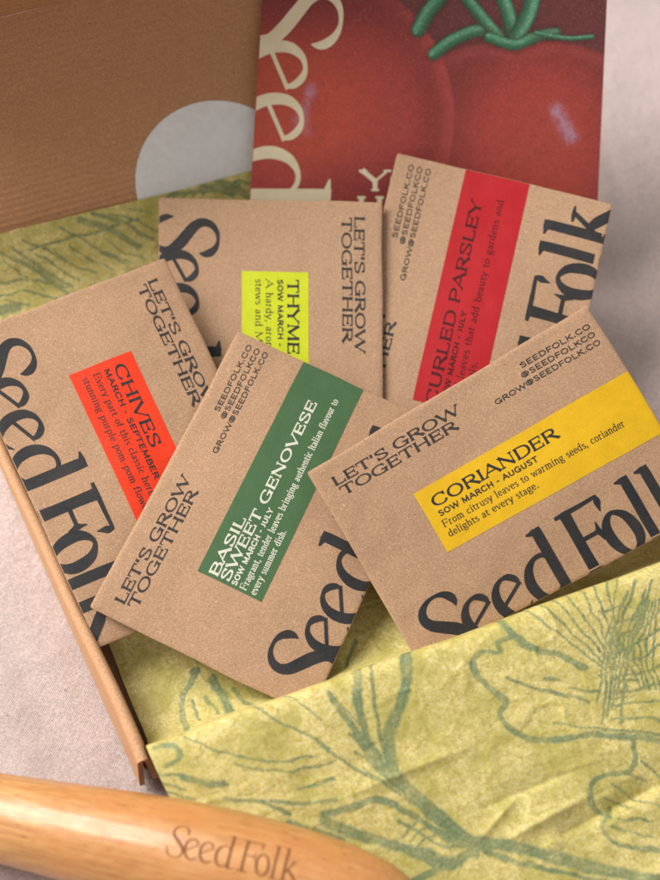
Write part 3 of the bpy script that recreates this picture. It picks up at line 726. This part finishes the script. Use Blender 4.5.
# ================================================================ seed packets
W, H = 125.0, 88.0
PK = {
'basil': [(-0.08552, -0.06913, 0.03), (-0.03584, 0.03992, 0.045), (0.04271, 0.0058, 0.03227), (-0.00702, -0.10479, 0.017)],
'coriander': [(-0.00836, -0.0231, 0.046), (0.09715, 0.04045, 0.062), (0.14197, -0.02993, 0.03055), (0.03187, -0.08568, 0.018)],
'chives': [(-0.06555, 0.07124, 0.052), (-0.00822, -0.04698, 0.018), (-0.08263, -0.08156, 0.0231), (-0.14174, 0.02994, 0.056)],
'thyme': [(0.02114, 0.09786, 0.054), (0.02057, -0.02431, 0.01), (-0.06591, -0.01897, 0.00365), (-0.07118, 0.10572, 0.048)],
'parsley': [(-0.00198, 0.00147, 0.014), (0.02775, 0.12214, 0.057), (0.11329, 0.09285, 0.058), (0.08253, -0.02503, 0.01578)],
}
class Surf:
    def __init__(s, Q, seed, bulge):
        s.Q = np.array(Q); n = np.cross(s.Q[1]-s.Q[0], s.Q[3]-s.Q[0]); n /= np.linalg.norm(n); s.n = n*np.sign(n[2]); s.seed = seed; s.bulge = bulge
    def plane(s, x, y):                       # x, y in mm; y down
        x = np.asarray(x, float); y = np.asarray(y, float); r_ = 1.1
        for cx, cy, sx_, sy_ in ((r_, r_, -1, -1), (W-r_, r_, 1, -1), (W-r_, H-r_, 1, 1), (r_, H-r_, -1, 1)):   # soft corners
            dx = (x-cx)*sx_; dy = (y-cy)*sy_; k = (dx > 0) & (dy > 0); L = np.hypot(dx, dy)+1e-9; f = np.where(k, np.maximum(dx, dy)/L, 1.0)
            x = np.where(k, cx+sx_*dx*f, x); y = np.where(k, cy+sy_*dy*f, y)
        # edges wander by a fraction of a millimetre
        wx_ = .22*vnoise(y/19, y*0+s.seed, 3)*np.abs(x/W-.5)*2; wy_ = .22*vnoise(x/19, x*0+s.seed, 4)*np.abs(y/H-.5)*2
        x = x+wx_; y = y+wy_
        u = (x/W)[..., None]; v = (y/H)[..., None]; Q = s.Q
        return (1-v)*((1-u)*Q[0]+u*Q[1])+v*((1-u)*Q[3]+u*Q[2])
    def warp(s, x, y):                        # whole sheet flexes
        c_ = 0
        for i, (cx, cy) in enumerate(((0, 0), (W, 0), (W, H), (0, H))):      # corners curl a little, each its own way
            c_ = c_+(.0011*(((s.seed*7+i*5) % 11)/10-.35))*np.exp(-((x-cx)**2+(y-cy)**2)/(17.0**2))
        return c_+.0010*vnoise(x/80+s.seed, y/80, s.seed)+.0004*vnoise(x/26, y/26+s.seed, s.seed+5)+.00014*vnoise(x/9, y/9+s.seed, s.seed+7)
    def thick(s, x, y):
        ex = np.minimum(x, W-x); ey = np.minimum(y, H-y); e = np.clip(np.minimum(ex, ey), 0, None)
        rim = .00042*(1-np.exp(-e/.55))
        seeds = s.bulge*np.exp(-(((x-.60*W)/34)**2+((y-.58*H)/22)**2))*smooth(0, 14, e)
        pill = .0007*smooth(0, 22, e)
        # the pasted flap under the paper prints through faintly
        flap = .00010*smooth(.6, -.6, (y-(17+.0*x)))*smooth(0, 2, e)
        return rim+seeds+pill+flap+.00010*vnoise(x/6, y/6, s.seed+9)*smooth(0, 3, e)
    def top(s, x, y, off=0.0):
        x = np.asarray(x, float); y = np.asarray(y, float)
        return s.plane(x, y)+(s.warp(x, y)+s.thick(x, y)+off)[..., None]*s.n
    def bot(s, x, y):
        return s.plane(x, y)+(s.warp(x, y)-.4*s.thick(x, y))[..., None]*s.n
def axis(L, step):
    a = [0, .06, .15, .3, .55, .9, 1.4]; mid = np.linspace(2.0, L-2.0, int(L/step)); return np.array(a+list(mid)+[L-v for v in a[::-1]])
def make_packet(key, title, rows, label_mat_, tmat, smat, lab, seed, bulge, body_mat, partlabel):
    S = Surf(PK[key], seed, bulge)
    root = empty('seed_packet', tuple(S.Q.mean(0))); tag(root, lab, 'seed packet', 'kraft seed packets heaped in the carton')
    o0 = np.array(root.location[:])
    ax, ay = axis(W, 1.4), axis(H, 1.4); X, Y = np.meshgrid(ax, ay, indexing='ij')
    rcx = np.minimum(X, W-X); rcy = np.minimum(Y, H-Y)     # tiny rounding of the four corners
    T = S.top(X, Y)-o0; B = S.bot(X, Y)-o0
    nu, nv = len(ax), len(ay); V = np.concatenate([T.reshape(-1, 3), B.reshape(-1, 3)]); a = nu*nv
    F = [tuple(x[::-1]) for x in grid_faces(nu, nv)]+[tuple(x) for x in grid_faces(nu, nv, a)]
    for i in range(nu-1):
        F.append((i*nv, (i+1)*nv, a+(i+1)*nv, a+i*nv)); F.append((i*nv+nv-1, a+i*nv+nv-1, a+(i+1)*nv+nv-1, (i+1)*nv+nv-1))
    for j in range(nv-1):
        F.append((j, a+j, a+j+1, j+1)); F.append(((nu-1)*nv+j, (nu-1)*nv+j+1, a+(nu-1)*nv+j+1, a+(nu-1)*nv+j))
    fm = [0]*len(F)
    # printing on the paper
    fl = Flat()
    fl.text("LET'S GROW", .050*W, .488*W, -.119*H, 3.55, 1.10, .50, .05, 1, gap=.05)
    fl.text("TOGETHER", .055*W, .457*W, -.175*H, 3.55, 1.10, .50, .05, 1, gap=.05)
    fl.text("SEEDFOLK.CO", .722*W, .972*W, -.090*H, 1.80, .50, .42, 0, 1, gap=.12)
    fl.text("@SEEDFOLKCO", .708*W, .972*W, -.130*H, 1.80, .50, .42, 0, 1, gap=.12)
    fl.text("GROW@SEEDFOLK.CO", .594*W, .972*W, -.170*H, 1.80, .50, .42, 0, 1, gap=.12)
    Vt, Ft, mt = fl.clip(.3, W-.3, -H+.3, -.3)
    fl2 = Flat(); fl2.logo(.053*W, -1.012*H, 26.3, 2, sx=.985, weight=1.06)
    if key == 'coriander': fl2.v = [(a, b_-5.6*max(0., 1-a/(.58*W)), c) for a, b_, c in fl2.v]
    dv = {'basil': 2.1, 'parsley': 1.7, 'thyme': 1.0, 'chives': .8}.get(key, 0.)
    fl2.v = [(a+dv*.4, b_-dv, c) for a, b_, c in fl2.v]
    Vl, Fl_, ml = fl2.clip(.25, W-.25, -H+.25, -.3, 2.0)
    for VV, FF, mm in ((Vt, Ft, mt), (Vl, Fl_, ml)):
        k = len(V); V = np.concatenate([V, S.top(VV[:, 0], -VV[:, 1], .000045+VV[:, 2]*.001)-o0]); F += [tuple(i+k for i in f) for f in FF]; fm += mm
    body = mesh_obj('paper_envelope', V, F, [body_mat, M['ink_soft'], M['ink']], root, fmat=fm)
    bm = bmesh.new(); bm.from_mesh(body.data); bm.normal_update(); bm.free()
    # label band, wraps to the right hand edge
    lx = np.concatenate([np.linspace(.237*W, W-2.0, 67), [W-1.4, W-.9, W-.5, W-.22]]); ly = np.linspace(.327*H, .624*H, 24)
    X, Y = np.meshgrid(lx, ly, indexing='ij'); nu, nv = X.shape
    Vb = S.top(X, Y, .000075).reshape(-1, 3)-o0
    F = [tuple(x[::-1]) for x in grid_faces(nu, nv)]; fm = [0]*len(F)
    fl = Flat()
    for (txt, kind, u0, u1, vb, cap) in rows:
        wv, wh, sf, mi, gap = {'T': (1.10, .52, .05, 1, .07), 'M': (.55, .44, 0, 1, .16), 'S': (.42, .22, .06, 2, .06)}[kind]
        fl.text(txt, u0*W, u1*W, -vb*H, cap, wv, wh, sf, mi, gap=gap)
    Vt, Ft, mt = fl.clip(.3, W-.4, -H, 0)
    k = len(Vb); Vb = np.concatenate([Vb, S.top(Vt[:, 0], -Vt[:, 1], 0.000125+Vt[:, 2]*.001)-o0]); F += [tuple(i+k for i in f) for f in Ft]; fm += mt
    lb = mesh_obj('label_band', Vb, F, [label_mat_, tmat, smat], root, fmat=fm); lb['label'] = partlabel
    return root
K, KW, SF, PL, RD = M['ink'], M['packet_warm'], M['ink_soft'], M['ink_pale'], M['ink_red']
make_packet('thyme', 'THYME', [("THYME", 'T', .262, .50, .418, 4.1), ("SOW MARCH - JULY", 'M', .262, .56, .462, 1.8), ("A hardy, aromatic herb for roasts,", 'S', .262, .80, .515, 2.7), ("stews and Mediterranean dishes.", 'S', .262, .79, .562, 2.7)],
    M['lab_thyme'], K, K, 'kraft seed packet with a lime green label reading THYME, behind the basil packet', 11, .0012, M['packet'], 'lime green label band')
make_packet('parsley', 'CURLED PARSLEY', [("CURLED PARSLEY", 'T', .235, .905, .432, 4.1), ("SOW MARCH - JULY", 'M', .26, .545, .474, 1.8), ("Tightly curled leaves that add beauty to gardens and", 'S', .10, .925, .526, 2.7), ("to meals.", 'S', .262, .40, .570, 2.7)],
    M['lab_parsley'], RD, RD, 'kraft seed packet with deep red label reading CURLED PARSLEY, before the tomato booklet', 12, .0012, M['packet'], 'deep red label band')
make_packet('chives', 'CHIVES', [("CHIVES", 'T', .262, .53, .428, 4.4), ("MARCH - SEPTEMBER", 'M', .262, .62, .473, 1.95), ("Every part of this classic herb is edible,", 'S', .262, .79, .526, 2.7), ("stunning purple pom-pom flowers.", 'S', .262, .725, .578, 2.7)],
    M['lab_chives'], K, SF, 'kraft seed packet with orange red label reading CHIVES, against the left carton wall', 13, .0012, M['packet_warm'], 'bright orange red label band')
make_packet('basil', 'BASIL', [("BASIL", 'T', .246, .445, .412, 3.4), ("SWEET GENOVESE", 'T', .246, .885, .464, 3.4), ("SOW MARCH - JULY", 'M', .246, .508, .499, 1.75), ("Fragrant, tender leaves bringing authentic Italian flavour to", 'S', .246, .925, .545, 2.6), ("every summer dish.", 'S', .246, .465, .590, 2.6)],
    M['lab_basil'], PL, PL, 'kraft seed packet with a green label reading BASIL SWEET GENOVESE, leaning across the middle', 14, .0012, M['packet_warm'], 'dark green label band')
make_packet('coriander', 'CORIANDER', [("CORIANDER", 'T', .272, .705, .425, 4.2), ("SOW MARCH - AUGUST", 'M', .272, .612, .470, 1.95), ("From citrusy leaves to warming seeds, coriander", 'S', .266, .90, .522, 2.75), ("delights at every stage.", 'S', .266, .572, .570, 2.75)],
    M['lab_coriander'], K, SF, 'kraft seed packet with a yellow label reading CORIANDER, uppermost at the right', 15, .0014, M['packet_warm'], 'golden yellow label band')

# ================================================================ booklet
BO, BX, BY, BN = [np.array(v) for v in ([-0.02773, 0.17021, 0.094], [0.99991, -0.01017, 0.00871], [-0.00088, -0.69945, -0.71468], [-0.01336, -0.71461, 0.6994])]
LC = [(0.0, 0.0), (136.6, 0.0), (138.0, 77.7), (-5.9, 77.1)]     # measured outline of the visible part, mm
y0, y1 = -46.0, 86.0
def bk_x(v, y): return v*(140.3+.0125*y)+(1-v)*(-6.2*y/78.3)
def bk(v, y, off=0.0):
    x = bk_x(v, y)
    cur = .0009*np.sin(np.pi*v)+.0005*vnoise(x/60, y/60, 5)
    return BO+BX*(x/1000)[..., None]+BY*(y/1000)[..., None]+BN*(cur+off)[..., None]
root = empty('garden_booklet', tuple(BO+BX*.07+BY*.08)); tag(root, 'booklet with ripe red tomatoes painted on its cover, propped behind the packets', 'booklet')
o0 = np.array(root.location[:])
NU, NV = 560, 520
vv, yy = np.meshgrid(np.linspace(0, 1, NU), np.linspace(y0, y1, NV), indexing='ij'); xx = bk_x(vv, yy)
def mixc(c, d, f): return c*(1-f[..., None])+np.array(d)*f[..., None]
base = np.zeros(xx.shape+(3,))+np.array((.12, .030, .028))
base = mixc(base, (.115, .030, .028), smooth(-.3, .6, fbm(xx/25, yy/25, 3)))
# right tomato: broad shoulders below the stalk
d2 = ((xx-110)/52)**2+((yy-68)/52)**2; r2 = np.sqrt(d2)
shoulder = 15+3.5*np.cos((xx-104)/9)*np.exp(-((xx-104)/14)**2)+((xx-108)/40)**2*9
in2 = smooth(-.5, .8, yy-shoulder)*smooth(50, 56, xx)
c2 = mixc(np.zeros_like(base)+np.array((.38, .048, .036)), (.20, .030, .027), smooth(.35, 1.05, np.sqrt(((xx-113)/42)**2+((yy-58)/48)**2)))
c2 = mixc(c2, (.36, .055, .036), .7*np.exp(-(((xx-118)/17)**2+((yy-62)/22)**2)))
c2 = mixc(c2, (.30, .05, .045), .5*np.exp(-((yy-shoulder-3)/2.2)**2))
base = mixc(base, (0, 0, 0), in2*0); base = base*(1-in2[..., None])+c2*in2[..., None]
# left tomato
cx, cy, R = 19.0, 48.0, 60.6
r1 = np.sqrt((xx-cx)**2+(yy-cy)**2*1.03); in1 = smooth(R+.35, R-.35, r1); f = r1/R
ang = np.arctan2(yy-cy, xx-cx)
c1 = mixc(np.zeros_like(base)+np.array((.44, .062, .034)), (.34, .044, .034), smooth(.25, .62, np.sqrt(((xx-10)/75)**2+((yy-42)/60)**2)))
c1 = mixc(c1, (.23, .030, .026), smooth(.62, .86, f)*smooth(1.0, .90, f)*.9)
c1 = mixc(c1, (.34, .050, .045), smooth(.88, .985, f)*.7*smooth(-1.3, -.2, ang))
c1 = mixc(c1, (.20, .028, .030), smooth(20, -6, yy)*.8)
c1 = mixc(c1, (.17, .02, .02), smooth(56, 80, yy)*smooth(10, 45, xx)*.55)
base = base*(1-in1[..., None])+c1*in1[..., None]
# small bloom highlights
for (a, b_, w, s_) in (((121.5, 42.8), (128.5, 54.5), 2.3, .8), ((16.0, 46.5), (20.1, 34.6), 2.0, .6), ((14, 47), (18, 52), 2.0, .35)):
    d, t_, sd = segdist(xx+.9*vnoise(xx/3, yy/3, 8), yy+.9*vnoise(xx/3, yy/3, 9), a, b_)
    k = np.exp(-(d/w)**2)*s_*(.55+.6*np.clip(.5+vnoise(xx/.9, yy/.9, 31), 0, 1)); base = mixc(base, (.42, .24, .33), np.clip(k, 0, 1))
# stalks
STALKS = [(3.6, [(40, -3), (46, -4.5)]), (7.4, [(44, -6), (51, -8), (58, -14)]), (6.0, [(64.5, 17.5), (61, 9), (63, -3), (66, -14)]) if False else (6.2, [(64.0, 11.5), (67.5, 5), (73.5, -3), (78, -16)]),
          (5.2, [(70.5, 21.0), (77.5, 15.8), (88, 11.8), (97, 13.5)]), (5.0, [(78, -10), (84, 0), (90.5, 7.5), (97.5, 15.0)]), (6.2, [(92, -16), (97.5, -2), (101, 7), (103, 14.5)]),
          (6.8, [(112, -16), (109.5, 2), (107, 9), (103.5, 15)]), (4.6, [(93, 14.5), (103.4, 17.3), (113.1, 13.8), (120, 12.9)]), (2.0, [(112, 12.8), (125.0, 14.8), (135, 14.2)])]
for n_, (w, pts) in enumerate(STALKS):
    pl = catmull(pts, 8); D = np.full(xx.shape, 1e9); SD = np.zeros(xx.shape)
    for i, (a, b_) in enumerate(zip(pl[:-1], pl[1:])):
        d, t_, sd = segdist(xx, yy, a, b_); taper = 1.0
        u = d < D; D = np.where(u, d, D); SD = np.where(u, sd, SD)
    hw = w/2; k = smooth(hw+.25, hw-.25, D)
    off = D*SD/hw
    sh = np.zeros_like(base)+np.array((.020, .105, .050))
    sh = mixc(sh, (.09, .30, .17), np.exp(-((off-.35)/.55)**2)*.85)
    stip = smooth(.25, .6, vnoise(xx/.45, yy/.6, 40+n_)); sh = mixc(sh, (.34, .60, .42), stip*np.exp(-((off-.3)/.35)**2)*.38)
    sh = mixc(sh, (.008, .035, .022), smooth(.6, 1.0, np.abs(off))*.7)
    halo = smooth(hw+2.5, hw, D)*.35*(1-k); base = mixc(base, (.05, .012, .012), halo)
    base = base*(1-k[..., None])+sh*k[..., None]
base = base*(1+.10*fbm(xx/3, yy/3, 77, 3)[..., None])
Vb = bk(vv, yy)-o0
cover = mesh_obj('cover', Vb.reshape(-1, 3), grid_faces(NU, NV)[:, ::-1], M['booklet'], root, colattr=('art', np.clip(base.reshape(-1, 3), 0, 1)))
# cream lettering printed on the cover: one wordmark running down the left edge, two lines of title
fl = Flat(); Hb = 40.0
q = Flat(); q.logo(0, 0, Hb, 0, weight=.86)
S0y, base_x = -7.2, -6.6                   # reading direction runs down the page; letter tops point right
def putlogo(V): return V
Vl = np.array(q.v); roty = S0y+Vl[:, 0]; rotx = base_x+Vl[:, 1]-.0765*roty
q.v = [(a, -b_, c) for a, b_, c in zip(rotx, roty, Vl[:, 2])]; q.f = [f for f in q.f]
tx = Flat(); tx.text("YOUR", 41.2, 90, -76.0, 7.9, 2.1, 1.0, .08, 0, gap=.05); tx.text("HARVEST", 39.5, 112, -88.5, 9.4, 2.1, 1.0, .08, 0, gap=.05)
lv, lf, lm = [], [], []
for fl in (q, tx):
    A_, B_, C_ = fl.clip(-60, 136, -y1+.3, -y0, 3.0); k = len(lv); lv += list(A_); lf += [tuple(i+k for i in f) for f in B_]; lm += C_
lv = np.array(lv)
# trim at the slanted left edge
bm = bmesh.new(); vs = [bm.verts.new(v) for v in lv]
for f in lf: bm.faces.new([vs[i] for i in f])
nrm = Vector((-1, -5.9/77.1, 0)).normalized()
bmesh.ops.bisect_plane(bm, geom=bm.verts[:]+bm.edges[:]+bm.faces[:], plane_co=(0.25, 0, 0), plane_no=(-1, +6.2/78.3, 0), clear_outer=True)
bm.verts.index_update(); lv = np.array([v.co[:] for v in bm.verts]); lf = [[v.index for v in f.verts] for f in bm.faces]; bm.free()
X_, Y_ = lv[:, 0], -lv[:, 1]; vfrac = (X_+6.2*Y_/78.3)/(140.3+.0125*Y_+6.2*Y_/78.3)
P3 = bk(vfrac, Y_, .00007+lv[:, 2]*.001)-o0
lf = [f[::-1] for f in lf] if False else lf
le = mesh_obj('cover_lettering', P3, lf, M['cream'], root); le['label'] = 'cream wordmark and title on the cover'
# page block behind the cover
Ng = 60
vv, yy = np.meshgrid(np.linspace(.004, .994, Ng), np.linspace(y0+.4, y1-.4, Ng), indexing='ij')
V = np.concatenate([(bk(vv, yy, off)-o0).reshape(-1, 3) for off in (-.00035, -.0030)]); a = Ng*Ng
F = [tuple(x[::-1]) for x in grid_faces(Ng, Ng)]+[tuple(x) for x in grid_faces(Ng, Ng, a)]
for i in range(Ng-1):
    F += [(i*Ng, (i+1)*Ng, a+(i+1)*Ng, a+i*Ng), (i*Ng+Ng-1, a+i*Ng+Ng-1, a+(i+1)*Ng+Ng-1, (i+1)*Ng+Ng-1), (i, a+i, a+i+1, i+1), ((Ng-1)*Ng+i, (Ng-1)*Ng+i+1, a+(Ng-1)*Ng+i+1, a+(Ng-1)*Ng+i)]
mesh_obj('pages', V, F, M['pages'], root, smooth_shade=False)

# ================================================================ wooden tool handle
A0 = np.array(HA); A1 = np.array(HB); ad = A1-A0; AL_ = np.linalg.norm(ad); ad /= AL_
s1 = np.cross(ad, UP); s1 /= np.linalg.norm(s1); s2 = np.cross(s1, ad)
if s2[2] < 0: s2 = -s2; s1 = -s1
PROF = HPROF      # (distance along axis in m, radius in m)
pr = catmull(PROF, 8); NA = 72
tl = np.array([p[0] for p in pr]); rl = np.array([max(p[1], 0) for p in pr])
hroot = None
V = []
for a, r_ in zip(tl, rl):
    for k in range(NA):
        th = k*2*math.pi/NA; rr = r_*(1+.006*math.sin(2*th+a*40)); V.append((a, rr*math.cos(th), rr*math.sin(th)))
F = []
for i in range(len(tl)-1):
    for k in range(NA): F.append((i*NA+k, i*NA+(k+1) % NA, (i+1)*NA+(k+1) % NA, (i+1)*NA+k))
F.append(tuple(range(NA))[::-1]); F.append(tuple((len(tl)-1)*NA+k for k in range(NA)))
fm = [0]*len(F)
q = Flat(); q.logo(0, 0, TXT_H*1000, 1, sx=TXT_SX, weight=.55); Vt, Ft, mt = q.clip(-5, 200, -5, 40, 1.0)
Vt = Vt.copy(); k = len(V)
for x, y, li in Vt:
    a = TXT_A+x/1000+TXT_SLANT*y/1000; r_ = float(np.interp(a, tl, rl)); ph = TXT_PHI+(y/1000-TXT_H/2)/r_+TXT_ROT*(x/1000)/r_
    rr = r_*(1+.006*math.sin(2*ph+a*40))+.00006+li*.001*.6
    V.append((a, rr*math.cos(ph), rr*math.sin(ph)))
F += [tuple(i+k for i in f) for f in Ft]; fm += mt
hd = mesh_obj('tool_handle', V, F, [M['wood'], M['burn']], None, fmat=fm)
from mathutils import Matrix
Mx = Matrix(((ad[0], s1[0], s2[0], A0[0]), (ad[1], s1[1], s2[1], A0[1]), (ad[2], s1[2], s2[2], A0[2]), (0, 0, 0, 1)))
hd.matrix_world = Mx
tag(hd, 'honey coloured turned wooden tool handle with burnt lettering, lying in front of the carton', 'tool handle')

# ================================================================ camera, light
cam = bpy.data.cameras.new('camera'); co = bpy.data.objects.new('camera', cam); C0.objects.link(co)
co.location = (0, -.24, .44569219); co.rotation_euler = (math.radians(30), 0, 0)
cam.sensor_fit = 'VERTICAL'; cam.sensor_height = 36; cam.sensor_width = 27; cam.lens = 1250/880*36
cam.clip_start = .01; cam.clip_end = 50
cam.dof.use_dof = True; cam.dof.focus_distance = .462; cam.dof.aperture_fstop = 6.3
scene.camera = co
def area(name, loc, target, size, power, color, shape='RECTANGLE', size_y=None):
    l = bpy.data.lights.new(name, 'AREA'); l.shape = shape; l.size = size; l.size_y = size_y or size; l.energy = power; l.color = color
    o = bpy.data.objects.new(name, l); o.location = loc; o.rotation_euler = (Vector(target)-Vector(loc)).to_track_quat('-Z', 'Y').to_euler(); C0.objects.link(o); return o
area('window_light', (-1.05, .42, 1.05), (0, .02, 0), .9, 47, (1.0, .965, .92), size_y=1.2)
w = bpy.data.worlds.new('World'); scene.world = w; w.use_nodes = True
bg = w.node_tree.nodes['Background']; bg.inputs[0].default_value = (1.0, .965, .93, 1); bg.inputs[1].default_value = .56
scene.view_settings.view_transform = 'Standard'; scene.view_settings.look = 'None'; scene.view_settings.exposure = 0; scene.view_settings.gamma = 1
scene.cycles.use_denoising = True
